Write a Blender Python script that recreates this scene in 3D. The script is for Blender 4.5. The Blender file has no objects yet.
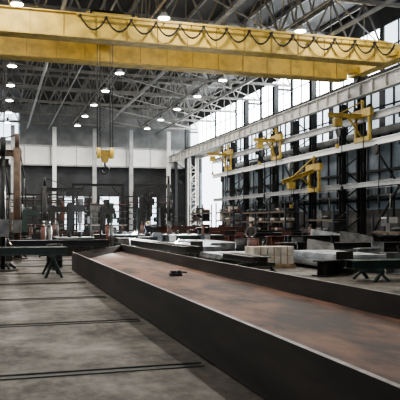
import bpy, bmesh, math, random
from mathutils import Vector, Matrix
random.seed(7)
S=bpy.context.scene
COL=S.collection

# ---------------------------------------------------------------- materials
def mat(name,c1,c2=None,rough=.6,metal=0,scale=3,bump=0,emit=0,stretch=(1,1,1),contrast=(.35,.65),spec=.5):
    m=bpy.data.materials.new(name); m.use_nodes=True
    nt=m.node_tree; b=nt.nodes['Principled BSDF']
    b.inputs['Roughness'].default_value=rough; b.inputs['Metallic'].default_value=metal
    b.inputs['Specular IOR Level'].default_value=spec
    if c2 is None: c2=tuple(x*.75 for x in c1)
    tc=nt.nodes.new('ShaderNodeTexCoord'); mp=nt.nodes.new('ShaderNodeMapping')
    mp.inputs['Scale'].default_value=stretch
    n=nt.nodes.new('ShaderNodeTexNoise'); n.inputs['Scale'].default_value=scale; n.inputs['Detail'].default_value=8
    n.inputs['Roughness'].default_value=.6
    r=nt.nodes.new('ShaderNodeValToRGB')
    r.color_ramp.elements[0].position=contrast[0]; r.color_ramp.elements[1].position=contrast[1]
    r.color_ramp.elements[0].color=(*c2,1); r.color_ramp.elements[1].color=(*c1,1)
    nt.links.new(tc.outputs['Object'],mp.inputs['Vector']); nt.links.new(mp.outputs[0],n.inputs['Vector'])
    nt.links.new(n.outputs['Fac'],r.inputs['Fac']); nt.links.new(r.outputs['Color'],b.inputs['Base Color'])
    if bump:
        bp=nt.nodes.new('ShaderNodeBump'); bp.inputs['Strength'].default_value=bump; bp.inputs['Distance'].default_value=.02
        nt.links.new(n.outputs['Fac'],bp.inputs['Height']); nt.links.new(bp.outputs[0],b.inputs['Normal'])
    if emit:
        b.inputs['Emission Color'].default_value=(*c1,1); b.inputs['Emission Strength'].default_value=emit
    return m

def siding(name,c1,c2,axis='Y',scale=3.0,emit=0):
    m=mat(name,c1,c2,rough=.55,scale=.6)
    nt=m.node_tree; b=nt.nodes['Principled BSDF']
    tc=nt.nodes.new('ShaderNodeTexCoord'); w=nt.nodes.new('ShaderNodeTexWave')
    w.bands_direction=axis; w.inputs['Scale'].default_value=scale
    bp=nt.nodes.new('ShaderNodeBump'); bp.inputs['Strength'].default_value=.8; bp.inputs['Distance'].default_value=.05
    nt.links.new(tc.outputs['Object'],w.inputs['Vector']); nt.links.new(w.outputs['Fac'],bp.inputs['Height'])
    nt.links.new(bp.outputs[0],b.inputs['Normal'])
    return m

M={}
M['yellow']=mat('crane_yellow',(.74,.53,.12),(.46,.32,.075),rough=.5,scale=1.1,contrast=(.34,.58))
M['yellow2']=mat('faded_shaded_yellow',(.52,.37,.08),(.26,.18,.05),rough=.5,scale=2)
M['dark']=mat('dark_steel',(.03,.029,.029),(.014,.014,.014),rough=.5,metal=.3,scale=4)
M['mill']=mat('mill_steel',(.040,.033,.028),(.012,.010,.009),rough=.55,metal=.1,scale=1.6,stretch=(1,.3,1.5),bump=.2,spec=.35)
M['rust']=mat('rust_web',(.175,.085,.056),(.040,.024,.019),rough=.6,scale=1.7,stretch=(1,.4,1),metal=0,bump=.25,contrast=(.40,.60),spec=.22)
M['redbrown']=mat('red_primer',(.12,.045,.03),(.05,.025,.02),rough=.6,scale=3)
M['edge']=mat('flange_edge_highlight',(.26,.23,.20),(.09,.08,.07),rough=.4,metal=.4,scale=5)
M['green']=mat('green_paint',(.018,.04,.030),(.012,.020,.016),rough=.5,scale=3)
M['grey']=mat('grey_steel',(.18,.18,.175),(.07,.07,.07),rough=.45,metal=.4,scale=2)
M['plate']=mat('bright_plate',(.56,.58,.59),(.18,.19,.20),rough=.38,metal=.6,scale=1.5)
M['white']=mat('white_paint',(.88,.87,.84),(.76,.75,.72),rough=.55,scale=.8)
M['lightgrey']=mat('light_grey_paint',(.46,.46,.45),(.27,.27,.27),rough=.5,scale=1)
M['truss']=mat('truss_paint',(.32,.30,.27),(.19,.18,.165),rough=.6,scale=1)
M['runway']=mat('runway_paint',(.56,.55,.52),(.34,.33,.31),rough=.6,scale=1)
M['roof']=siding('roof_deck',(.045,.043,.04),(.025,.024,.023),'Y',2.0)
M['wallR']=siding('wall_siding_blue',(.28,.34,.39),(.12,.145,.17),'Y',2.2)
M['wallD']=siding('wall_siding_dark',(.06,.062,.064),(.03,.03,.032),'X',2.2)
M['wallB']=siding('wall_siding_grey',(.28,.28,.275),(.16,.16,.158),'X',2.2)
M['wallRD']=siding('wall_siding_dark_side',(.07,.075,.08),(.035,.037,.04),'Y',2.2)
M['conc']=mat('concrete_block',(.12,.115,.105),(.06,.057,.052),rough=.85,scale=2)
M['black']=mat('black_rubber',(.012,.012,.012),(.02,.02,.02),rough=.6,scale=5)
M['glow']=mat('daylight_glazing',(.90,.96,1.0),(.85,.9,.95),rough=.3,scale=.5,emit=16)
M['glow1']=mat('daylight_glazing_mid',(.80,.90,1.0),(.7,.8,.9),rough=.3,scale=.5,emit=2.6)
M['glow2']=mat('daylight_glazing_dim',(.62,.72,.80),(.5,.6,.68),rough=.3,scale=.5,emit=.8)
M['lamp']=mat('lamp_lens',(1,.97,.9),(1,.97,.9),rough=.3,emit=40)
M['arc']=mat('added_arc_core',(.85,.93,1),(.85,.93,1),rough=.3,emit=300)  # glowing core of the added arcs
M['wood']=mat('timber',(.30,.21,.12),(.18,.12,.07),rough=.8,scale=4)
M['card']=mat('cardboard_grey',(.56,.51,.44),(.30,.26,.21),rough=.8,scale=3)
M['blue']=mat('blue_paint',(.028,.036,.05),(.02,.022,.03),rough=.5,scale=3)
M['orange']=mat('rust_orange',(.13,.08,.045),(.05,.032,.022),rough=.6,scale=3)
M['skin']=mat('skin',(.5,.3,.22),(.45,.26,.19),rough=.5,scale=10)
M['cloth']=mat('navy_overalls',(.03,.035,.05),(.02,.022,.03),rough=.9,scale=8)
M['cloth2']=mat('grey_jacket',(.08,.075,.07),(.05,.045,.04),rough=.9,scale=8)
M['hair']=mat('dark_hair',(.03,.02,.015),(.02,.015,.01),rough=.7,scale=10)
M['gravel']=mat('outdoor_paving',(.6,.6,.58),(.5,.5,.48),rough=.9,scale=1)

def floor_mat():
    m=bpy.data.materials.new('shop_floor_concrete'); m.use_nodes=True
    nt=m.node_tree; b=nt.nodes['Principled BSDF']; L=nt.links.new
    b.inputs['Specular IOR Level'].default_value=.4
    tc=nt.nodes.new('ShaderNodeTexCoord')
    def noise(sc,st,det=8):
        mp=nt.nodes.new('ShaderNodeMapping'); mp.inputs['Scale'].default_value=st
        n=nt.nodes.new('ShaderNodeTexNoise'); n.inputs['Scale'].default_value=sc; n.inputs['Detail'].default_value=det; n.inputs['Roughness'].default_value=.65
        L(tc.outputs['Object'],mp.inputs[0]); L(mp.outputs[0],n.inputs['Vector']); return n
    a=noise(.8,(1,.8,1)); f=noise(8,(1,.6,1)); g=noise(2.6,(1,.55,1))
    r=nt.nodes.new('ShaderNodeValToRGB'); r.color_ramp.elements[0].position=.43; r.color_ramp.elements[1].position=.57
    r.color_ramp.elements[0].color=(.016,.014,.011,1); r.color_ramp.elements[1].color=(.108,.094,.076,1)
    mx=nt.nodes.new('ShaderNodeMath'); mx.operation='ADD'; mx2=nt.nodes.new('ShaderNodeMath'); mx2.operation='ADD'
    dv=nt.nodes.new('ShaderNodeMath'); dv.operation='DIVIDE'; dv.inputs[1].default_value=3
    L(a.outputs['Fac'],mx.inputs[0]); L(f.outputs['Fac'],mx.inputs[1]); L(mx.outputs[0],mx2.inputs[0]); L(g.outputs['Fac'],mx2.inputs[1])
    L(mx2.outputs[0],dv.inputs[0]); L(dv.outputs[0],r.inputs['Fac']); L(r.outputs[0],b.inputs['Base Color'])
    mr=nt.nodes.new('ShaderNodeMapRange'); mr.inputs['To Min'].default_value=.7; mr.inputs['To Max'].default_value=.38
    mr.inputs['From Min'].default_value=.35; mr.inputs['From Max'].default_value=.65
    L(a.outputs['Fac'],mr.inputs['Value']); L(mr.outputs[0],b.inputs['Roughness'])
    bp=nt.nodes.new('ShaderNodeBump'); bp.inputs['Strength'].default_value=.4; bp.inputs['Distance'].default_value=.01
    L(f.outputs['Fac'],bp.inputs['Height']); L(bp.outputs[0],b.inputs['Normal'])
    return m
M['floor']=floor_mat()

# ---------------------------------------------------------------- mesh builder
class MB:
    def __init__(s,name,parent=None):
        s.name=name; s.bm=bmesh.new(); s.mats=[]; s.parent=parent
    def mi(s,k):
        if k not in s.mats: s.mats.append(k)
        return s.mats.index(k)
    def hexa(s,p,k):
        i=s.mi(k); v=[s.bm.verts.new(q) for q in p]
        for q in ((0,3,2,1),(4,5,6,7),(0,1,5,4),(1,2,6,5),(2,3,7,6),(3,0,4,7)):
            f=s.bm.faces.new([v[a] for a in q]); f.material_index=i
    def box(s,x0,x1,y0,y1,z0,z1,k):
        s.hexa([(x0,y0,z0),(x1,y0,z0),(x1,y1,z0),(x0,y1,z0),(x0,y0,z1),(x1,y0,z1),(x1,y1,z1),(x0,y1,z1)],k); return s
    def frame(s,a,b):
        a=Vector(a); b=Vector(b); d=(b-a).normalized()
        up=Vector((0,0,1)) if abs(d.z)<.95 else Vector((0,1,0))
        side=d.cross(up).normalized(); up2=side.cross(d).normalized()
        return a,b,side,up2
    def bar(s,a,b,w,h,k,os=0,ou=0):
        a,b,sd,up=s.frame(a,b); a=a+sd*os+up*ou; b=b+sd*os+up*ou
        p=[]
        for q in (a,b):
            p+= [q-sd*w/2-up*h/2,q+sd*w/2-up*h/2,q+sd*w/2+up*h/2,q-sd*w/2+up*h/2]
        s.hexa(p,k); return s
    def ibeam(s,a,b,w,h,k,t=.03,kt=None):
        s.bar(a,b,w,t,k,0,h/2-t/2); s.bar(a,b,w,t,k,0,-h/2+t/2); s.bar(a,b,t,h-2*t,kt or k); return s
    def cyl(s,a,b,r,k,n=10,r2=None):
        i=s.mi(k); a,b,sd,up=s.frame(a,b); r2=r if r2 is None else r2
        A=[s.bm.verts.new(a+(sd*math.cos(t)+up*math.sin(t))*r) for t in [2*math.pi*j/n for j in range(n)]]
        B=[s.bm.verts.new(b+(sd*math.cos(t)+up*math.sin(t))*r2) for t in [2*math.pi*j/n for j in range(n)]]
        for j in range(n):
            f=s.bm.faces.new([A[j],A[(j+1)%n],B[(j+1)%n],B[j]]); f.material_index=i; f.smooth=True
        for l in (A[::-1],B):
            f=s.bm.faces.new(l); f.material_index=i
        return s
    def path(s,pts,r,k,n=6):
        for a,b in zip(pts[:-1],pts[1:]): s.cyl(a,b,r,k,n)
        return s
    def ball(s,c,r,k,sc=(1,1,1),seg=14,ring=9):
        i=s.mi(k); mt=Matrix.Translation(c)@Matrix.Diagonal((*[r*q for q in sc],1))
        g=bmesh.ops.create_uvsphere(s.bm,u_segments=seg,v_segments=ring,radius=1,matrix=mt)
        fs={f for v in g['verts'] for f in v.link_faces}
        for f in fs: f.material_index=i; f.smooth=True
        return s
    def done(s,bevel=0):
        bmesh.ops.recalc_face_normals(s.bm,faces=s.bm.faces)
        me=bpy.data.meshes.new(s.name); s.bm.to_mesh(me); s.bm.free()
        for k in s.mats: me.materials.append(M[k])
        o=bpy.data.objects.new(s.name,me); COL.objects.link(o)
        if bevel:
            md=o.modifiers.new('bevel','BEVEL'); md.width=bevel; md.segments=2; md.limit_method='ANGLE'
        if s.parent: o.parent=s.parent
        return o

XL,XR,YB,YF=-16.0,26.0,90.0,-12.0
ZR=17.6
BAY=7.5

# ---------------------------------------------------------------- shell
MB('floor').box(XL-.3,XR+.3,YF,YB+.3,-.3,0,'floor').done()
MB('ground_outside').box(XR+.3,XR+60,40,130,-.35,-.05,'gravel').done()
MB('ceiling').box(XL-.3,XR+.3,YF,YB+.3,ZR,ZR+.3,'roof').done()

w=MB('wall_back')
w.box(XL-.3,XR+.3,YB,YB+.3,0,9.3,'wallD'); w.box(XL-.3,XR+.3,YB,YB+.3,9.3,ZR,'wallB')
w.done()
b=MB('trim_1')
b.box(XL,XR-.1,YB-1.2,YB,9.3,11.9,'white')
b.box(XL,XR-.1,YB-1.35,YB-1.2,11.75,11.95,'lightgrey').box(XL,XR-.1,YB-1.35,YB-1.2,9.2,9.4,'lightgrey')
for i in range(12):
    x=-14+i*3.4
    b.box(x,x+.12,YB-1.27,YB-1.2,9.4,11.75,'lightgrey')
b.done()

w=MB('wall_right')
D0,D1,DZ=75.0,84.5,10.6
w.box(XR,XR+.3,YF,D0,0,2.6,'conc')
w.box(XR,XR+.3,D1,YB,0,2.6,'conc')
w.box(XR,XR+.3,YF,D0,2.6,8.4,'wallR'); w.box(XR,XR+.3,D1,YB,2.6,8.4,'wallR')
w.box(XR,XR+.3,D0,D1,DZ,11.4,'wallR'); w.box(XR,XR+.3,YF,YB,11.4,12.5,'wallRD')
w.box(XR,XR+.3,D1,YB,8.4,11.4,'wallRD')
w.box(XR,XR+.3,YF,D0,8.4,8.5,'wallRD')
w.box(XR,XR+.3,YF,YB,15.6,ZR,'wallRD')
cols=[]
y=YF
while y<YB+.1:
    cols.append(y); y+=BAY
n=1
for y in cols[:-1]:
    y1=min(y+BAY,YB)
    w.box(XR,XR+.3,y-.25 if y>YF else y,y+.25,12.5,15.6,'wallRD')
    if y<D0: w.box(XR,XR+.3,y-.3 if y>YF else y,y+.3,8.5,11.4,'wallRD')
w.done()
for y in cols[:-1]:
    y1=min(y+BAY,YB)
    a,c=y+.25,y1-.25
    g='glow' if y>38 else 'glow1'
    p=MB('window_%d'%n); n+=1
    p.box(XR+.12,XR+.18,a,c,12.5,15.6,g)
    for q in range(1,4):
        yy=a+(c-a)*q/4; p.box(XR+.02,XR+.12,yy-.04,yy+.04,12.5,15.6,'dark')
    p.box(XR+.02,XR+.12,a,c,14.0,14.08,'dark'); p.done()
    if y<D0-.5:
        p=MB('window_%d'%n); n+=1
        a,c=y+.3,min(y1-.3,D0-.1)
        p.box(XR+.12,XR+.18,a,c,8.5,11.4,'glow1' if y>44 else 'glow2')
        for q in range(1,6):
            yy=a+(c-a)*q/6; p.box(XR+.0,XR+.12,yy-.05,yy+.05,8.5,11.4,'dark')
        p.box(XR+.0,XR+.12,a,c,9.9,10.0,'dark'); p.done()

d=MB('door_1')
d.box(XR-.15,XR,D0-.25,D0,0,DZ+.25,'dark').box(XR-.15,XR,D1,D1+.25,0,DZ+.25,'dark').box(XR-.15,XR,D0,D1,DZ,DZ+.25,'dark')
d.cyl((XR-.35,D0,DZ-.1),(XR-.35,D1,DZ-.1),.35,'lightgrey',12)
d.done()

w=MB('wall_left')
w.box(XL-.3,XL,YF,YB,0,8.5,'conc').box(XL-.3,XL,YF,YB,13,ZR,'wallD')
for y in cols: w.box(XL-.3,XL,y-.5,y+.5,8.5,13,'wallD')
w.done()
w=MB('wall_front')
w.box(XL-.3,-6,YF-.3,YF,0,ZR,'wallD').box(10,XR+.3,YF-.3,YF,0,ZR,'wallD').box(-6,10,YF-.3,YF,7,ZR,'wallD')
w.done()

for i in range(18):
    y=3.7+i*3.65
    if y>66: break
    MB('floor_rail').box(-12,2.3 if y<24 else 20,y-.06,y+.06,0,.012,'dark').box(-12,2.3 if y<24 else 20,y+.075,y+.11,0,.025,'mill').done()

# ---------------------------------------------------------------- roof structure
for j,y in enumerate(cols):
    if y<10: continue
    yy=min(y,YB-.3)
    t=MB('roof_truss')
    z0,z1=14.4,17.2
    t.bar((XL,yy,z0),(XR-.1,yy,z0),.22,.22,'truss'); t.bar((XL,yy,z1),(XR-.1,yy,z1),.22,.22,'truss')
    N=16; dx=(XR-.1-XL)/N
    for i in range(N):
        x=XL+i*dx
        t.bar((x,yy,z0),(x+dx/2,yy,z1),.12,.12,'truss'); t.bar((x+dx/2,yy,z1),(x+dx,yy,z0),.12,.12,'truss')
        t.bar((x+dx/2,yy,z0),(x+dx/2,yy,z1),.08,.08,'truss')
    t.done()
p=MB('roof_purlins')
for i in range(19):
    x=XL+.6+i*2.25
    p.ibeam((x,12,17.42),(x,YB,17.42),.14,.26,'truss',t=.03)
p.done()
p=MB('roof_bracing')
for k,y in enumerate(cols[:-1]):
    if y<10: continue
    y1=min(y+BAY,YB-.3)
    for x in (-8,0.5,9,18):
        p.bar((x,y,14.4),(x,y1,14.4),.12,.12,'truss')
        for q in range(3):
            ya=y+(y1-y)*q/3; yb=y+(y1-y)*(q+1)/3
            p.bar((x,ya,14.4),(x,(ya+yb)/2,17.2),.07,.07,'truss'); p.bar((x,(ya+yb)/2,17.2),(x,yb,14.4),.07,.07,'truss')
    p.bar((XL,y,14.4),(5,y1,14.4),.08,.08,'truss'); p.bar((9,y,14.4),(18,y1,14.4),.08,.08,'truss'); p.bar((18,y,14.4),(XR-.2,y1,14.4),.08,.08,'truss')
p.done()
pp=MB('ceiling_pipes')
for x,r in ((3.5,.12),(13,.1),(21,.14),(6.2,.06)):
    pp.cyl((x,14,14.0+r),(x,YB-.4,14.0+r),r,'lightgrey',8)
pp.done()

for x in (-8,0.9,9.3,18.2):
    yy=15
    while yy<88:
        z=13.8
        l=MB('high_bay_lamp')
        l.cyl((x,yy,z+.62),(x,yy,z+.3),.13,'grey',10); l.cyl((x,yy,z+.3),(x,yy,z),.16,'white',16,.36)
        l.cyl((x,yy,z),(x,yy,z-.03),.33,'lamp',16)
        l.cyl((x,yy,z+.62),(x,yy,z+.66),.03,'grey',6)
        l.done()
        L=bpy.data.lights.new('lamp_light','AREA'); L.shape='DISK'; L.size=.6; L.energy=430; L.color=(1,.94,.85)
        o=bpy.data.objects.new('high_bay_light',L); o.location=(x,yy,z-.06); COL.objects.link(o)
        yy+=7.5

# ---------------------------------------------------------------- right columns + runways
for y in cols:
    if y<5 or 68<y<80: continue
    yy=min(y,YB-.5)
    c=MB('building_column')
    c.ibeam((24.4,yy,0),(24.4,yy,14.3),.45,.5,'dark',t=.05)
    c.ibeam((22.9,yy,0),(22.9,yy,9.88),.35,.4,'dark',t=.04)
    z=1
    while z<8:
        c.bar((22.9,yy,z),(24.4,yy,z+1.1),.08,.08,'dark'); c.bar((24.4,yy,z+1.1),(22.9,yy,z+2.2),.08,.08,'dark'); z+=2.2
    c.bar((24.4,yy,14.0),(26,yy,14.0),.2,.2,'dark')
    c.box(22.6,24.7,yy-.4,yy+.4,0,.05,'dark')
    c.done()
r=MB('crane_runway_beam')
r.ibeam((22.6,5,10.35),(22.6,YB-1.4,10.35),.45,.9,'runway',t=.05)
r.box(22.55,22.65,5,YB-1.4,10.8,10.9,'mill')
for i in range(56): 
    y=6+i*1.5
    if y<YB-1.5: r.box(22.42,22.58,y-.02,y+.02,9.95,10.75,'runway')
r.bar((24.1,5,10.7),(24.1,YB-1.4,10.7),.9,.06,'lightgrey')
for q in range(60):
    y=6+q*1.4
    if y<YB-1.4: r.bar((24.4,y,10.7),(24.4,y,11.75),.05,.05,'dark')
r.bar((24.4,5,11.75),(24.4,YB-1.4,11.75),.05,.05,'dark'); r.bar((24.4,5,11.25),(24.4,YB-1.4,11.25),.04,.04,'dark')
r.done()
for z,h,k,x in ((8.35,.45,'lightgrey',22.4),(6.7,.4,'white',22.4),(4.1,.3,'lightgrey',22.5)):
    r=MB('wall_crane_runway')
    r.ibeam((x,8,z),(x,68,z),.3,h,k,t=.04)
    for y in cols:
        if 5<y<68: r.box(x+.0,x+.3,y-.12,y+.12,z-h/2-.25,z-h/2,'dark')
    r.done()
g=MB('wall_girts')
for z in (3.2,5.3,7.4,9.3,12.2):
    g.box(25.75,26,5,74,z,z+.16,'dark')
for i in range(46):
    y=6+i*1.5
    g.box(25.8,25.9,y,y+.12,2.7,8.3,'dark')
g.done()
g=MB('wall_cross_bracing')
for i,y in enumerate(cols[:-1]):
    if 5<y<66 and i%2==0:
        g.bar((24.9,y,.3),(24.9,y+BAY,7.8),.1,.1,'dark'); g.bar((24.9,y+BAY,.3),(24.9,y,7.8),.1,.1,'dark')
g.done()
g=MB('mezzanine_walkway')
g.box(25.0,25.7,10,72,3.5,3.62,'grey'); 
for z in (4.1,4.6): g.bar((25.05,10,z),(25.05,72,z),.05,.05,'lightgrey')
for i in range(42): g.bar((25.05,10+i*1.5,3.6),(25.05,10+i*1.5,4.62),.04,.04,'lightgrey')
for i in range(14): g.bar((25.35,11+i*4.5,0),(25.35,11+i*4.5,3.5),.12,.12,'dark')
g.done()
for i,(y,z) in enumerate(((31,8.1),(35,6.5),(39.5,8.1),(47,6.5),(53,8.1),(58,6.5),(64,6.5))):
    g=MB('hose_reel_drop')
    g.cyl((22.0,y,z-.35),(22.2,y,z-.35),.3,'dark',16); g.box(22.05,22.15,y-.06,y+.06,z-.35,z,'dark')
    g.path([(22.1,y-.28,z-.4),(22.1,y-.3,z-2),(22.1,y-.22,z-3.2),(22.1,y-.3,z-4)],.035,'black'); g.box(22.03,22.17,y-.38,y-.22,z-4.3,z-4,'dark')
    g.done()

# ---------------------------------------------------------------- overhead bridge crane
E=bpy.data.objects.new('overhead_bridge_crane',None); COL.objects.link(E)
def girder(y,h0,h1,nm):
    g=MB(nm,E)
    g.box(-14,21.4,y-.35,y+.35,h0,h1,'yellow')
    g.box(-14,21.4,y-.48,y+.48,h1,h1+.05,'yellow'); g.box(-14,21.4,y-.48,y+.48,h0-.05,h0,'yellow2')  # bottom plate in darker yellow, underside shade put into the colour
    for i in range(22):
        x=-13+i*1.6
        g.box(x,x+.03,y-.40,y-.35,h0,h1,'yellow2')
    g.hexa([(21.4,y-.35,h1-.75),(23.0,y-.35,h1-.55),(23.0,y+.35,h1-.55),(21.4,y+.35,h1-.75),(21.4,y-.35,h1),(23.0,y-.35,h1),(23.0,y+.35,h1),(21.4,y+.35,h1)],'yellow')
    g.box(-14,21.4,y-.04,y+.04,h1+.05,h1+.13,'mill')
    g.done()
girder(33.2,10.95,12.1,'front_girder'); girder(37.6,10.9,12.05,'rear_girder')
e=MB('end_truck',E)
e.box(22.2,23.0,32.2,38.6,11.3,11.75,'yellow')
for y in (32.7,38.1): e.cyl((22.5,y,11.2),(22.7,y,11.2),.3,'dark',16)
e.done()
e=MB('walkway_rail',E)
e.box(-14,21.6,38.08,38.8,11.0,11.06,'yellow2')
for i in range(24): e.bar((-13.5+i*1.5,38.75,11.05),(-13.5+i*1.5,38.75,12.1),.05,.05,'yellow2')
e.bar((-14,38.75,12.1),(21,38.75,12.1),.05,.05,'yellow2'); e.bar((-14,38.75,11.6),(21,38.75,11.6),.04,.04,'yellow2')
e.done()
e=MB('festoon_cable',E)
e.bar((3.6,32.55,12.0),(21.6,32.55,12.0),.08,.08,'yellow2')
for i in range(13): e.bar((3.7+i*1.48,32.55,12.0),(3.7+i*1.48,32.86,12.0),.05,.05,'yellow2')
x=3.8
while x<21:
    wd=1.28
    pts=[(x+wd*t/10,32.5,11.92-.62*(1-(2*t/10-1)**2)) for t in range(11)]
    e.path(pts,.035,'black'); pts=[(a,b-.06,c-.06) for a,b,c in pts]; e.path(pts,.025,'black')
    e.box(x-.06,x+.06,32.42,32.6,11.86,11.98,'dark')
    x+=wd
e.done()
e=MB('hoist_trolley',E)
e.box(4.2,6.8,33.2,37.6,12.2,12.4,'yellow2'); e.cyl((4.6,35,12.75),(6.4,35,12.75),.35,'dark',14)
for xx in (4.4,6.6):
    for y in (33.2,37.6): e.cyl((xx-.06,y,12.32),(xx+.06,y,12.32),.16,'dark',12)
e.box(4.6,5.4,36,36.8,12.4,13.0,'yellow2')
e.done()
e=MB('hook_block',E)
for xx in (5.05,5.2,5.75,5.9):
    e.cyl((xx,35.4,12.3),(xx+(.0),35.4,5.75),.022,'dark',5)
for xx in (5.12,5.83):
    e.cyl((xx-.1,35.4,5.45),(xx+.1,35.4,5.45),.3,'yellow',16); e.cyl((xx-.12,35.4,5.45),(xx+.12,35.4,5.45),.1,'dark',10)
e.bar((5.15,35.4,5.55),(5.8,35.4,5.55),.22,.14,'yellow2')
e.hexa([(5.33,35.3,4.95),(5.62,35.3,4.95),(5.62,35.5,4.95),(5.33,35.5,4.95),(5.2,35.28,5.5),(5.75,35.28,5.5),(5.75,35.52,5.5),(5.2,35.52,5.5)],'yellow2')
e.cyl((5.47,35.4,4.98),(5.47,35.4,4.72),.06,'dark',8)
e.path([(5.47+.2*math.sin(t)*(1),35.4,4.52+.2*math.cos(t)) for t in [k*math.pi/6 for k in range(0,10)]],.055,'dark',8)
e.done()

# ---------------------------------------------------------------- big plate girder in the foreground
g=MB('steel_plate_girder')
H=.65; xa,xb=2.41,5.46; ya0,ya1=3.0,23.1; yb0,yb1=3.0,30.5
t=.05
g.box(xa,xa+t,ya0,ya1,0.02,H,'mill'); g.box(xb,xb+t,yb0,yb1,0.02,H,'mill')
g.box(xa-.002,xa+t+.002,ya0,ya1,H-.0,H+.004,'edge'); g.box(xb-.002,xb+t+.002,yb0,yb1,H,H+.004,'edge')  # lighter top strips, edge highlight painted as a colour
zw=.30
g.hexa([(xa+t,ya0,zw),(xb,yb0,zw),(xb,yb1,zw),(xa+t,ya1,zw),(xa+t,ya0,zw+.02),(xb,yb0,zw+.02),(xb,yb1,zw+.02),(xa+t,ya1,zw+.02)],'rust')
g.bar((xa+t,ya1-.1,.33),(xb,yb1-.1,.33),.04,.56,'mill')
g.bar((xa+t+.02,ya0,.33),(xa+t+.02,ya1,.33),.03,.03,'mill'); g.bar((xb-.02,yb0,.33),(xb-.02,yb1,.33),.03,.03,'mill')
for y in (6,12,18,23):
    g.box(xa+.1,xb-.1,y-.1,y+.1,0,.28,'wood')
g.done()
c=MB('lifting_clamp')
c.box(4.15,4.45,16.0,16.2,.322,.39,'dark'); c.box(4.18,4.26,16.02,16.18,.39,.45,'dark'); c.cyl((4.2,16.12,.43),(4.62,16.2,.40),.025,'dark',8); c.cyl((4.38,16.02,.42),(4.38,16.18,.42),.045,'dark',10)
c.done()

# ---------------------------------------------------------------- shop contents
def beam_on_trestles(name,x0,y0,x1,y1,ztop,h,k,nb=1,sp=.4):
    g=MB(name)
    a=Vector((x0,y0,0)); b=Vector((x1,y1,0)); d=(b-a).normalized(); s=Vector((-d.y,d.x,0))
    for i in range(nb):
        o=s*(i-(nb-1)/2)*sp
        z=ztop-h/2
        g.ibeam(a+o+Vector((0,0,z)),b+o+Vector((0,0,z)),min(.28,sp*.8),h,k,t=.025)
    L=(b-a).length; m=max(2,int(L/4)+1)
    W=(nb*sp)/2+.2
    for j in range(m):
        p=a+d*(L*(.12+.76*j/(m-1)))
        zt=ztop-h
        g.bar(p-s*W+Vector((0,0,zt-.06)),p+s*W+Vector((0,0,zt-.06)),.12,.12,'green')
        for sg in (-1,1):
            for sd in (-1,1):
                g.bar(p+s*W*.85*sg+Vector((0,0,zt-.1)),p+s*W*.95*sg+d*.25*sd+Vector((0,0,.0)),.07,.07,'green')
        g.bar(p-s*W*.9+Vector((0,0,.25)),p+s*W*.9+Vector((0,0,.25)),.05,.05,'green')
    return g.done()

def table(name,x0,x1,y0,y1,z,k,leg='green',top=.06):
    g=MB(name)
    g.box(x0,x1,y0,y1,z-top,z,k)
    g.box(x0+.05,x1-.05,y0+.05,y0+.13,z-top-.16,z-top,leg); g.box(x0+.05,x1-.05,y1-.13,y1-.05,z-top-.16,z-top,leg)
    nx=max(2,int((x1-x0)/2.5)+1)
    for i in range(nx):
        x=x0+.08+(x1-x0-.26)*i/(nx-1)
        for y in (y0+.05,y1-.15): g.box(x,x+.1,y,y+.1,0,z-top,leg)
        g.box(x+.02,x+.08,y0+.1,y1-.1,.2,.28,leg)
    xx=x0+.3
    while xx<x1-.5:
        yy=random.uniform(y0+.3,y1-.8); q=random.random()
        if q<.4: g.bar((xx,yy,z+.08),(xx+.1,yy+.5,z+.08),.12,.16,'dark')
        elif q<.7: g.cyl((xx,yy,z),(xx,yy,z+.3),.1,'dark',10)
        else:
            g.bar((xx,yy,z+.02),(xx+.3,yy,z+.02),.25,.04,'grey'); g.bar((xx+.02,yy,z+.04),(xx+.02,yy,z+.35),.2,.04,'grey')
        xx+=random.uniform(.4,.9)
    return g.done(.006)

def plates(name,x0,x1,y0,y1,nn,k,z0=0,th=.05):
    g=MB(name)
    for yy in (y0+.2,y1-.3): g.box(x0+.05,x1-.05,yy,yy+.12,z0,z0+.12,'wood')
    z=z0+.12
    for i in range(nn):
        a=random.uniform(-.06,.06); c=random.uniform(-.06,.06)
        g.box(x0+a,x1+a,y0+c,y1+c,z,z+th*.8,k); z+=th
    return g.done()

def beam_stack(name,x,y,L,axis,n,layers,h,k,k2='wood'):
    g=MB(name); z=0
    for l in range(layers):
        for q in (.15,.5,.85):
            if axis=='x': g.box(x+L*q-.05,x+L*q+.05,y-.1,y+n*.34,z,z+.08,k2)
            else: g.box(x-.1,x+n*.34,y+L*q-.05,y+L*q+.05,z,z+.08,k2)
        z+=.08
        for i in range(n):
            o=.12+i*.33
            if axis=='x': g.ibeam((x+random.uniform(0,.3),y+o,z+h/2),(x+L-random.uniform(0,.3),y+o,z+h/2),.26,h,k,t=.02)
            else: g.ibeam((x+o,y+random.uniform(0,.3),z+h/2),(x+o,y+L-random.uniform(0,.3),z+h/2),.26,h,k,t=.02)
        z+=h
    return g.done()

def drum(x,y,k,z=0,r=.29,h=.88):
    g=MB('steel_drum'); g.cyl((x,y,z),(x,y,z+h),r,k,20)
    for q in (.02,.33,.66,.98): g.cyl((x,y,z+h*q-.015),(x,y,z+h*q+.015),r+.015,k,20)
    g.cyl((x+.12,y,z+h),(x+.12,y,z+h+.03),.04,'dark',8)
    return g.done()

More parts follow.
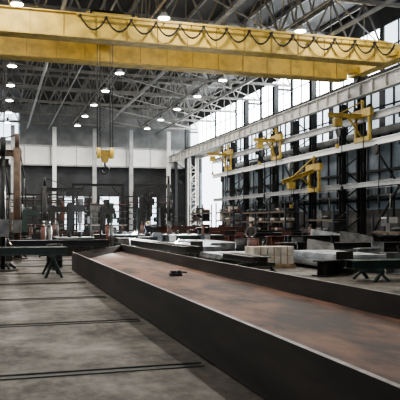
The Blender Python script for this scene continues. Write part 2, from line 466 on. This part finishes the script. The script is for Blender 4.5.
def bracket(x,y,rot,L,h,k):
    g=MB('fabricated_steel_bracket')
    R=Matrix.Rotation(rot,3,'Z'); o=Vector((x,y,0))
    T=lambda a,b,c: o+R@Vector((a,b,c))
    g.bar(T(-L/2,0,.02),T(L/2,0,.02),.5,.04,k)
    g.bar(T(-L/2,0,h-.02),T(L/2,0,h-.02),.4,.04,k)
    g.bar(T(-L/2,0,h/2),T(L/2,0,h/2),.03,h-.08,k)
    g.bar(T(L/2,0,0),T(L/2,0,h+.25),.6,.04,k)
    m=max(2,int(L/.6))
    for i in range(m):
        a=-L/2+L*(i+.3)/m
        g.hexa([T(a,-.2,.04),T(a+.02,-.2,.04),T(a+.02,-.02,.04),T(a,-.02,.04),T(a,-.16,h-.04),T(a+.02,-.16,h-.04),T(a+.02,-.02,h-.04),T(a,-.02,h-.04)],k)
    return g.done()
def leaning(x,y,w,h,k,n=3):
    g=MB('leaning_steel_plates')
    g.bar((x-.1,y+.75,.04),(x+w+.1,y+.75,.04),.1,.08,'dark'); g.bar((x-.1,y+.75,h*.8),(x+w+.1,y+.75,h*.8),.08,.08,'dark')
    for q in (0,w): g.bar((x+q,y+.75,0),(x+q,y+.75,h*.85),.08,.08,'dark'); g.bar((x+q,y,.04),(x+q,y+.8,.04),.08,.08,'dark')
    for i in range(n):
        o=i*.09; sl=.55
        g.hexa([(x+o,y+o,.08),(x+w-.2+o,y+o,.08),(x+w-.2+o,y+.03+o,.08),(x+o,y+.03+o,.08),
                (x+.35+o,y+sl+o,h),(x+w-.1+o,y+sl+o,h*.8),(x+w-.1+o,y+sl+.03+o,h*.8),(x+.35+o,y+sl+.03+o,h)],k)
    return g.done()

beam_on_trestles('green_trestle_table',-1.6,20.9,2.0,20.9,.92,.24,'green',3,.34)
beam_on_trestles('steel_beam_on_trestles',-2,27.6,4.4,27.6,.95,.3,'dark',2)
drum(1.95,24.8,'dark'); drum(6.0,32.5,'dark'); drum(11.2,29.6,'dark'); drum(11.95,29.9,'redbrown')
beam_on_trestles('steel_beam_on_trestles',7.1,24,7.1,40,.75,.3,'mill',2,.5)
plates('steel_plate_stack',8.4,10.4,30,37,8,'plate')
plates('steel_plate_stack',11.4,13.4,35,42,8,'plate')
table('welding_table',3.0,5.6,36.5,39,.85,'plate')
table('welding_table',6.2,9.8,43,46,.85,'plate')
table('welding_table',12,16,46,49,.75,'plate')
beam_stack('steel_beam_stack',-.6,44,6,'x',4,2,.3,'dark')
beam_stack('steel_beam_stack',3.0,56,5,'x',5,2,.35,'redbrown')
beam_stack('steel_beam_stack',14,58.5,5.5,'x',4,1,.35,'dark')
plates('steel_plate_stack',10.5,13,52,60,5,'plate')
beam_on_trestles('steel_beam_on_trestles',14.0,30.5,20.3,30.5,1.0,.35,'dark',2)
beam_on_trestles('steel_beam_on_trestles',14.2,36.2,20.4,36.2,1.05,.35,'dark',3)
beam_on_trestles('steel_beam_on_trestles',15,42.4,21.5,42.4,1.1,.4,'dark',3)
beam_on_trestles('steel_beam_on_trestles',9.6,16.6,15.5,16.6,.6,.25,'green',2)
beam_on_trestles('steel_beam_on_trestles',7.7,18.6,7.7,21.6,.62,.2,'mill',2)
plates('steel_plate_stack',10.9,12.6,19.2,23.4,8,'plate',th=.06)
beam_stack('steel_beam_stack',14.2,21.5,6,'x',5,1,.4,'grey')
beam_stack('steel_beam_stack',12.6,26.0,7.5,'x',3,2,.3,'dark')
plates('steel_plate_stack',8.6,11.8,25.2,28.0,5,'plate')
beam_stack('steel_beam_stack',16.6,50.5,3.6,'x',5,3,.35,'redbrown')
beam_stack('steel_beam_stack',16,63,4.4,'x',5,3,.35,'redbrown')
leaning(13.4,19.0,1.9,1.05,'plate'); leaning(15.6,27.9,2.2,1.25,'grey'); leaning(12.0,24.2,1.6,1.0,'grey',2); leaning(16.2,32.2,2.2,1.3,'plate')
for x,y,r,L,h,k in ((10.0,18.4,.3,1.2,.5,'mill'),(12.5,18.0,1.9,1.0,.45,'grey'),(16.8,18.8,.1,2.0,.6,'dark'),(8.3,29.0,.2,1.0,.55,'dark'),(8.6,39.0,.4,1.6,.8,'dark'),
    (15.2,34.4,.2,1.4,.9,'redbrown'),(4.4,41.2,.0,1.8,.9,'mill'),(1.2,36.5,.3,1.6,.8,'dark'),(-1.0,38.5,1.0,1.6,.9,'redbrown'),(1.0,48.5,0,2.4,1.0,'mill'),(7.2,50,.5,2.0,1.0,'redbrown'),
    (18.4,39.3,.1,2.2,1.0,'grey'),(12.9,50.4,.3,1.8,.8,'dark'),(18.2,46.2,.1,2.4,1.1,'mill'),(3,62,.2,3,1.2,'dark'),(17.8,55.2,.2,2.6,1.2,'mill'),(15.6,66,.2,2.6,1.2,'redbrown'),(-1.0,32.0,.1,1.4,.7,'dark'),(3.9,33.2,.1,2.0,.8,'mill'),
    (14.9,24.3,.2,1.2,.6,'plate'),(17.6,24.4,.1,1.8,.7,'mill'),(19.4,33.9,.1,1.2,.8,'plate'),(16.5,38.6,.2,1.4,.8,'plate'),(13.4,29.0,.4,1.4,.7,'grey'),(8.6,47.6,.2,1.4,.7,'grey'),(14.6,40.2,.3,1.2,.8,'redbrown'),(13.0,33.2,.1,1.0,.6,'mill'),
    (16.3,20.2,.2,1.6,.9,'grey'),(19.0,28.6,.1,1.6,1.0,'mill')):
    bracket(x,y,r,L,h,k)

g=MB('pallet_of_boxes')
px,py=8.9,22.2
for yy in (0,.5,1.0): g.box(px,px+1.7,py+yy,py+yy+.1,0,.1,'wood')
for i in range(7): g.box(px+.02+i*.24,px+.2+i*.24,py,py+1.1,.1,.13,'wood')
for i in range(3):
    for z in (0,1):
        g.box(px+.04+i*.54,px+.55+i*.54,py+.06,py+1.04,.135+z*.33,.45+z*.33,'card')
for i in range(3): g.box(px+.27+i*.54,px+.32+i*.54,py+.055,py+1.045,.14,.785,'wood')
g.done(.01)

def rack(x,y,L,levels,H,ks):
    g=MB('storage_rack'); D=1.0
    m=max(2,int(L/2.6)+1)
    for j in range(m):
        yy=y+L*j/(m-1)
        for xx in (x,x+D): g.box(xx-.05,xx+.05,yy-.05,yy+.05,0,H,'blue')
        for q in range(int(H/.8)): g.bar((x,yy,.1+q*.8),(x+D,yy,.8+q*.8),.03,.03,'blue')
    for l in range(levels):
        z=.25+l*(H-.4)/levels
        for xx in (x,x+D): g.box(xx-.03,xx+.03,y,y+L,z-.1,z,'orange')
        g.box(x,x+D,y,y+L,z,z+.03,'grey')
        yy=y+.2
        while yy<y+L-.9:
            wd=random.uniform(.4,1.1); hh=random.uniform(.25,.7); k=random.choice(ks)
            if random.random()<.5:
                g.box(x+.1,x+.9,yy,yy+wd*.8,z+.03,z+.03+hh,k)
            else:
                for q in range(3): g.cyl((x+.15+q*.3,yy,z+.16),(x+.15+q*.3,yy+wd*.8,z+.16),.12,k,8)
            yy+=wd
    return g.done()
ks=['redbrown','dark','card','grey','dark','green','dark']
rack(20.6,26,7,2,2.2,ks); rack(20.4,44.6,9,4,3.4,ks); rack(20.6,56.5,5,4,3.6,ks); rack(20.6,66,5,4,3.6,ks)
rack(20.6,37.6,3.6,3,2.8,ks)

def backrack(x,y,L,H):
    g=MB('bar_stock_rack')
    m=int(L/1.5)+1
    for j in range(m):
        xx=x+L*j/(m-1)
        g.box(xx-.08,xx+.08,y-.5,y-.35,0,H,'dark'); g.box(xx-.06,xx+.06,y+.35,y+.5,0,H,'dark')
        for q in range(int(H/.7)): g.box(xx-.04,xx+.04,y-.5,y+.5,.5+q*.7,.56+q*.7,'dark')
    for q in range(int(H/.7)):
        for s in range(4): g.cyl((x-.3,y-.3+s*.2,.66+q*.7),(x+L+.3,y-.3+s*.2,.66+q*.7),.08,random.choice(['redbrown','grey','lightgrey','dark']),6)
    return g.done()
backrack(1,76,7,5.5); backrack(14.5,80,6,5.5); backrack(8.5,66,4,4)
backrack(-1,84,5,5); backrack(6,84,5,5.5)
def machine(name,x,y,w,dp,h,k,k2):
    g=MB(name)
    g.box(x,x+w,y,y+dp,0,h*.26,k); g.box(x+w*.02,x+w*.26,y+dp*.2,y+dp,h*.26,h*.95,k); g.box(x,x+w*.8,y+dp*.3,y+dp*.9,h*.76,h*.92,k)
    g.box(x+w*.5,x+w*.68,y+dp*.3,y+dp*.7,h*.5,h*.76,k2); g.cyl((x+w*.59,y+dp*.5,h*.34),(x+w*.59,y+dp*.5,h*.5),.08,'grey',10)
    g.box(x+w*.32,x+w,y+.05,y+dp-.05,h*.28,h*.32,'grey'); g.box(x+w*.86,x+w*.98,y-.1,y+.2,h*.5,h*.66,k2); g.bar((x+w*.92,y+.05,h*.26),(x+w*.92,y+.05,h*.5),.06,.06,'dark')
    g.cyl((x+w*.59,y+dp*.5,h*.92),(x+w*.59,y+dp*.5,h*1.06),.25,k2,12)
    for q in range(3): g.path([(x+w*.2+q*.1,y+dp*.5,h*.95),(x+w*.35+q*.1,y+dp*.4,h*1.12),(x+w*.55,y+dp*.4,h*.9)],.03,'black')
    return g.done(.03)
machine('milling_machine',10.5,78,3,2,4.2,'grey','green'); machine('milling_machine',14.5,70,2,1.5,3.4,'green','blue')
machine('press_machine',4.8,68,2.4,1.6,3.6,'dark','redbrown'); machine('press_machine',1.8,59,2.0,1.5,3.0,'green','dark')
machine('drill_press',18,74,2,1.4,3.6,'dark','grey'); machine('drill_press',8.5,57,1.6,1.2,3.2,'dark','green')
machine('press_machine',-.9,46.5,1.8,1.2,3.6,'dark','orange'); machine('drill_press',-1.2,35.0,1.4,1.0,2.9,'dark','green')
machine('milling_machine',13.2,62.5,1.8,1.3,4.4,'dark','dark')
machine('drill_press',-.5,29.3,1.0,.8,2.5,'dark','orange'); machine('press_machine',4.6,47,1.6,1.2,3.2,'dark','grey')

for x,y in ((2.1,31.6),(6.6,40.9),(4.2,52.5),(10.8,50.2)):
    g=MB('gas_cylinder_trolley')
    g.box(x-.3,x+.3,y-.2,y+.2,.1,.14,'dark'); 
    for s,k in ((-.14,'redbrown'),(.14,'grey')):
        g.cyl((x+s,y,.14),(x+s,y,1.45),.12,k,14); g.cyl((x+s,y,1.45),(x+s,y,1.6),.12,k,14,.04); g.cyl((x+s,y,1.6),(x+s,y,1.72),.04,'grey',8)
    for s in (-.3,.3): g.bar((x+s,y+.17,.1),(x+s,y+.3,1.4),.03,.03,'dark'); g.cyl((x+s-.03,y+.15,.15),(x+s+.03,y+.15,.15),.15,'black',14)
    g.bar((x-.3,y+.3,1.4),(x+.3,y+.3,1.4),.03,.03,'dark'); g.bar((x-.3,y+.2,.8),(x+.3,y+.2,.8),.03,.03,'dark'); g.done()
g=MB('portal_steel_frame')
for x in (7.6,13.0): g.ibeam((x,71.5,0),(x,71.5,5.6),.3,.3,'dark',t=.04)
g.ibeam((7.4,71.5,5.75),(13.2,71.5,5.75),.3,.3,'dark',t=.04)
for x,s in ((7.6,1),(13.0,-1)): g.bar((x,71.5,4.4),(x+s*1.2,71.5,5.6),.12,.12,'dark')
g.done()

for x in (-4.8,1.6,6.9,12.2,17.2,22.5):
    g=MB('wall_pilaster'); g.ibeam((x,YB-1.9,0),(x,YB-1.9,14.3),.5,.5,'white' if x in(6.9,22.5) else 'lightgrey',t=.05); g.box(x-.35,x+.35,YB-2.2,YB-1.6,0,.05,'grey'); g.done()
for i,x in enumerate((8.4,18.6,13.2)):
    g=MB('door_%d'%(i+2)); g.box(x,x+2.6,YB-.1,YB-.02,0,5.2,'glow1')
    g.box(x-.15,x,YB-.15,YB-.01,0,5.35,'dark'); g.box(x+2.6,x+2.75,YB-.15,YB-.01,0,5.35,'dark'); g.box(x,x+2.6,YB-.15,YB-.01,5.2,5.35,'dark'); g.box(x+1.25,x+1.35,YB-.15,YB-.1,0,5.2,'dark'); g.done()
g=MB('window_60'); g.box(-8,2.4,YB-.1,YB-.02,12.6,16.2,'glow1' )
for q in range(12): g.box(-8+q*.94-.04,-8+q*.94+.04,YB-.16,YB-.1,12.6,16.2,'dark')
g.done()

g=MB('ladder_tower')
lx,ly=22.9,78.5
for xx in (lx,lx+1):
    for yy in (ly,ly+1): g.bar((xx,yy,0),(xx,yy,9.8),.14,.14,'white')
z=0
for q in range(9):
    a,b=((lx,ly),(lx+1,ly)) if q%2 else ((lx+1,ly),(lx,ly))
    g.bar((*a,z),(*b,z+1),.08,.08,'white'); g.bar((lx,ly,z),(lx+1,ly,z),.08,.08,'white'); g.bar((lx,ly+1,z),(lx+1,ly,z+1),.06,.06,'white')
    z+=1
g.done()

# ---------------------------------------------------------------- jib cranes
def jib(x,y,h,L,ang,k,kb,name='pillar_jib_crane',r=.15):
    g=MB(name)
    g.cyl((x,y,0),(x,y,.06),.5,'dark',16); g.cyl((x,y,.06),(x,y,h),r,k,14)
    for q in range(6):
        t=q*math.pi/3; g.bar((x+.2*math.cos(t),y+.2*math.sin(t),.25),(x+.42*math.cos(t),y+.42*math.sin(t),.08),.03,.1,k)
    dx,dy=math.cos(ang),math.sin(ang)
    g.ibeam((x-dx*.2,y-dy*.2,h-.25),(x+dx*L,y+dy*L,h-.25),.16,.3,kb,t=.03)
    g.bar((x,y,h+.6),(x+dx*L*.75,y+dy*L*.75,h-.1),.06,.06,kb); g.cyl((x,y,h),(x,y,h+.65),.1,k,10)
    hx,hy=x+dx*L*.6,y+dy*L*.6
    g.box(hx-.18,hx+.18,hy-.14,hy+.14,h-.75,h-.42,kb); g.cyl((hx,hy,h-.75),(hx,hy,h-2.2),.02,'dark',6); g.box(hx-.07,hx+.07,hy-.05,hy+.05,h-2.4,h-2.2,kb)
    g.path([(hx+.15,hy,h-.7),(hx+.25,hy,h-2),(hx+.2,hy,h-3.2)],.02,'black')
    g.path([(x+r,y-.1,h-.4),(x+r+.15,y-.1,h-1.4),(x+r+.05,y-.1,h-2.6),(x+r+.02,y-.1,1.8)],.03,'black')
    g.box(x-.2,x+.2,y-.3,y-r,1.2,1.8,'grey')
    return g.done()
jib(.75,31,5.1,3.2,math.pi*.98,'orange','orange',r=.17); jib(13.8,54,5.0,3.0,math.pi*.95,'dark','dark')
jib(3.2,50,4.4,3.0,0.2,'dark','dark'); jib(.1,23.6,4.0,2.6,math.pi*1.1,'dark','dark',r=.08)

def wallcrane(y,z,L,droop,yt=0):
    g=MB('wall_jib_crane')
    x=22.2
    g.box(x-.28,x-.02,y-1.1,y+1.1,z-.15,z+.35,'yellow2'); g.box(x-.25,x-.05,y-.9,y+.9,z-1.7,z-1.4,'yellow2')
    for q in (-.8,.8):
        g.bar((x-.15,y+q,z-1.5),(x-.15,y+q,z+.2),.16,.16,'yellow2'); g.cyl((x-.15,y+q-.1,z+.42),(x-.15,y+q+.1,z+.42),.16,'dark',10)
    g.ibeam((x-.1,y,z-.1),(x-L,y+yt,z-.1-droop),.18,.28,'yellow2',t=.04)
    g.bar((x-.1,y,z+.9),(x-L*.7,y+yt*.7,z-droop*.7),.08,.08,'yellow2'); g.bar((x-.15,y,z),(x-.15,y,z+.95),.14,.14,'yellow2')
    g.bar((x-.15,y,z-1.5),(x-L*.45,y+yt*.45,z-.2-droop*.45),.1,.1,'yellow2')
    hx,hy,hz=x-L*.75,y+yt*.75,z-.3-droop*.75
    g.box(hx-.25,hx+.25,hy-.2,hy+.2,hz-.5,hz,'yellow2'); g.cyl((hx,hy,hz-.5),(hx,hy,hz-1.6),.025,'dark',6); g.box(hx-.1,hx+.1,hy-.06,hy+.06,hz-1.85,hz-1.6,'yellow2')
    g.path([(x-.3,y+.3,z-.2),(x-L*.4,y+.3,z-1.0-droop*.3),(hx,hy+.1,hz-.1)],.03,'black'); g.path([(x-.35,y-.5,z-.2),(x-.4,y-.5,z-3),(x-.35,y-.45,z-4)],.035,'black')
    return g.done()
wallcrane(36.5,8.5,2.6,0); wallcrane(50,8.6,2.2,0); wallcrane(43.2,5.6,3.2,1.0,-1.2); wallcrane(62,8.6,2.4,0)
for y in (33.8,41.3,48.8,56.3):
    g=MB('electrical_cabinet'); g.box(22.0,22.6,y-.3,y+.5,0,2.0,'lightgrey'); g.box(21.97,22.0,y-.25,y+.45,.15,1.9,'grey'); g.box(21.94,21.97,y+.3,y+.36,.9,1.1,'dark'); g.cyl((22.3,y,2.0),(22.3,y,3.4),.04,'grey',8); g.done()
g=MB('ventilation_duct')
g.cyl((25.1,20,8.0),(25.1,70,8.0),.25,'lightgrey',14)
for y in (24,34,44,54,64): g.cyl((25.1,y,7.9),(25.1,y,5.0),.15,'lightgrey',10)
g.done()

for x,y in ((10.4,40.6),(13.9,44.2),(17.5,34.2),(1.6,41),(11.2,62)):
    g=MB('welding_machine'); g.box(x,x+.5,y,y+.9,.15,.85,'blue'); g.box(x+.03,x+.47,y-.02,y,.45,.8,'lightgrey')
    for a in (x+.02,x+.48):
        for b in (y+.15,y+.75): g.cyl((a-.03,b,.12),(a+.03,b,.12),.12,'black',12)
    g.cyl((x+.25,y+1.05,.1),(x+.25,y+1.05,1.4),.11,'redbrown',12); g.cyl((x+.25,y+1.05,1.4),(x+.25,y+1.05,1.55),.04,'grey',8); g.box(x,x+.5,y+.85,y+1.2,.06,.12,'dark')
    g.bar((x+.05,y,.85),(x+.05,y-.25,1.05),.03,.03,'dark'); g.bar((x+.45,y,.85),(x+.45,y-.25,1.05),.03,.03,'dark'); g.bar((x+.05,y-.25,1.05),(x+.45,y-.25,1.05),.03,.03,'dark'); g.done()

# torches with a lit arc, added to make bright spots on the plates
for x,y,z,p in ((8.6,43.35,.85,900),(9.5,35.5,.52,700)):
    g=MB('added_welding_torch'); g.cyl((x+.02,y,z+.05),(x+.12,y-.1,z+.2),.02,'dark',8); g.cyl((x+.12,y-.1,z+.2),(x+.3,y-.25,z+.22),.03,'black',8); g.path([(x+.3,y-.25,z+.22),(x+.6,y-.35,z+.05),(x+.9,y-.3,z+.03)],.02,'black')
    g.ball((x,y,z+.035),.03,'arc'); g.done()
    L=bpy.data.lights.new('added_arc_light','POINT'); L.energy=p; L.color=(.85,.93,1); L.shadow_soft_size=.04
    o=bpy.data.objects.new('added_welding_arc_light',L); o.location=(x,y,z+.16); COL.objects.link(o)

# ---------------------------------------------------------------- workers
def skinobj(name,verts,edges,radii,mats_,parent,root=0,sub=2):
    me=bpy.data.meshes.new(name); me.from_pydata(verts,edges,[]); 
    o=bpy.data.objects.new(name,me); COL.objects.link(o); o.parent=parent
    me.materials.append(M[mats_])
    md=o.modifiers.new('skin','SKIN'); md.use_smooth_shade=True
    sv=me.skin_vertices[0].data if me.skin_vertices else None
    if sv is None:
        bpy.context.view_layer.objects.active=o; sv=me.skin_vertices[0].data
    for i,r in enumerate(radii):
        sv[i].radius=(r,r) if not isinstance(r,tuple) else r
        sv[i].use_root=(i==root)
    sm=o.modifiers.new('sub','SUBSURF'); sm.levels=sub; sm.render_levels=sub
    return o
def worker(x,y,rot,pose='stand',c1='cloth2',c2='cloth',hat='yellow'):
    E=bpy.data.objects.new('worker',None); COL.objects.link(E); E.location=(x,y,0); E.rotation_euler=(0,0,rot)
    if pose=='stand':
        hL,hR=(.27,-.16,.93),(-.25,-.30,1.08); eL,eR=(.27,.02,1.14),(-.29,.0,1.14)
        top=0
    else:
        hL,hR=(.16,-.55,.98),(-.14,-.58,.98); eL,eR=(.27,-.30,1.10),(-.27,-.30,1.10); top=-.14
    ch=(0,top*.7,1.32)
    shL,shR=(.18,top*.85,1.41),(-.18,top*.85,1.41)
    V=[(0,0,.95),(0,top*.3,1.12),ch,(0,top*.95,1.43),shL,eL,Vector(hL)*.93+Vector(eL)*.07,shR,eR,Vector(hR)*.93+Vector(eR)*.07]
    skinobj('jacket',[tuple(v) for v in V],[(0,1),(1,2),(2,3),(2,4),(4,5),(5,6),(2,7),(7,8),(8,9)],[(.16,.12),(.145,.11),(.17,.12),.075,.075,.055,.04,.075,.055,.04],c1,E)
    V=[(0,0,.96),(.10,0,.88),(.12,-.05,.50),(.13,.03,.10),(-.10,0,.88),(-.13,-.01,.50),(-.15,.05,.10)]
    skinobj('trousers',V,[(0,1),(1,2),(2,3),(0,4),(4,5),(5,6)],[(.155,.125),.105,.072,.058,.105,.072,.058],c2,E)
    b=MB('boots',E)
    for fx,fy in ((.13,.03),(-.15,.05)):
        b.ball((fx,fy-.07,.055),.055,'black',(.9,2.3,1)); b.cyl((fx,fy+.0,.03),(fx,fy,.2),.06,'black',12,.065); b.box(fx-.045,fx+.045,fy-.18,fy+.06,0,.03,'black')
    b.done()
    h=MB('head',E); hx,hy,hz=0,top-.02,1.62
    h.cyl((0,top,1.44),(0,top-.01,1.56),.058,'skin',12); h.ball((hx,hy,hz),.1,'skin',(.78,.95,1.18),18,12)
    h.ball((hx,hy-.09,hz-.02),.02,'skin',(.7,1.2,1.3)); 
    for s in (-1,1):
        h.ball((hx+s*.08,hy+.01,hz-.01),.025,'skin',(.4,.8,1.2)); h.ball((hx+s*.03,hy-.083,hz+.01),.012,'hair')
    h.ball((hx,hy-.083,hz-.06),.02,'redbrown',(1.2,.4,.35)); h.ball((hx,hy+.02,hz+.02),.1,'hair',(.8,.92,1.05))
    h.ball((hx,hy,hz+.055),.118,hat,(.95,1.1,.75)); h.cyl((hx,hy-.01,hz+.045),(hx,hy-.01,hz+.055),.14,hat,20)
    h.done()
    for s,hd,el in ((1,Vector(hL),Vector(eL)),(-1,Vector(hR),Vector(eR))):
        d=(hd-el).normalized(); sd=Vector((1,0,0)); sd=(sd-d*sd.dot(d)).normalized(); nn=d.cross(sd).normalized()
        V=[hd-d*.02,hd+d*.06]; Ed=[(0,1)]; R=[.026,(.036,.016)]
        for q,(o,l) in enumerate(((-.03,.065),(-.01,.078),(.01,.073),(.03,.058))):
            a=len(V); V+= [hd+d*.085+sd*o,hd+d*(.085+l*.5)+sd*o*1.1+nn*.012,hd+d*(.08+l*.85)+sd*o*1.1+nn*.035]; Ed+=[(1,a),(a,a+1),(a+1,a+2)]; R+=[.011,.009,.008]
        a=len(V); V+=[hd+d*.03-sd*s*.04,hd+d*.065-sd*s*.06+nn*.015]; Ed+=[(0,a),(a,a+1)]; R+=[.012,.009]
        skinobj('hand',[tuple(v) for v in V],Ed,R,'skin',E,0,1)
    return E
worker(.05,25.6,.9,'stand','cloth','cloth','yellow2')
worker(12.4,31.2,-.6,'reach','cloth2','cloth','dark')
worker(9.4,42.4,math.pi*.9,'reach','cloth','cloth','yellow2')

# ---------------------------------------------------------------- world, sun, camera
W=bpy.data.worlds.new('World'); S.world=W; W.use_nodes=True
nt=W.node_tree; bg=nt.nodes['Background']; bg.inputs['Color'].default_value=(.90,.95,1,1); bg.inputs['Strength'].default_value=4.2
L=bpy.data.lights.new('sun','SUN'); L.energy=45; L.angle=.03; L.color=(1,.97,.92)
o=bpy.data.objects.new('sun',L); COL.objects.link(o)
o.rotation_euler=Vector((-.38,-.90,-.18)).to_track_quat('-Z','Y').to_euler()
try: S.view_settings.look='AgX - Medium High Contrast'
except Exception as ex: print(ex)

cam=bpy.data.cameras.new('Camera'); co=bpy.data.objects.new('Camera',cam); COL.objects.link(co)
co.location=(0,0,1.7); co.rotation_euler=(math.radians(90),0,-math.atan(200/650))
cam.sensor_width=36; cam.lens=36*650/400; cam.shift_y=22/400; cam.clip_end=400
S.camera=co
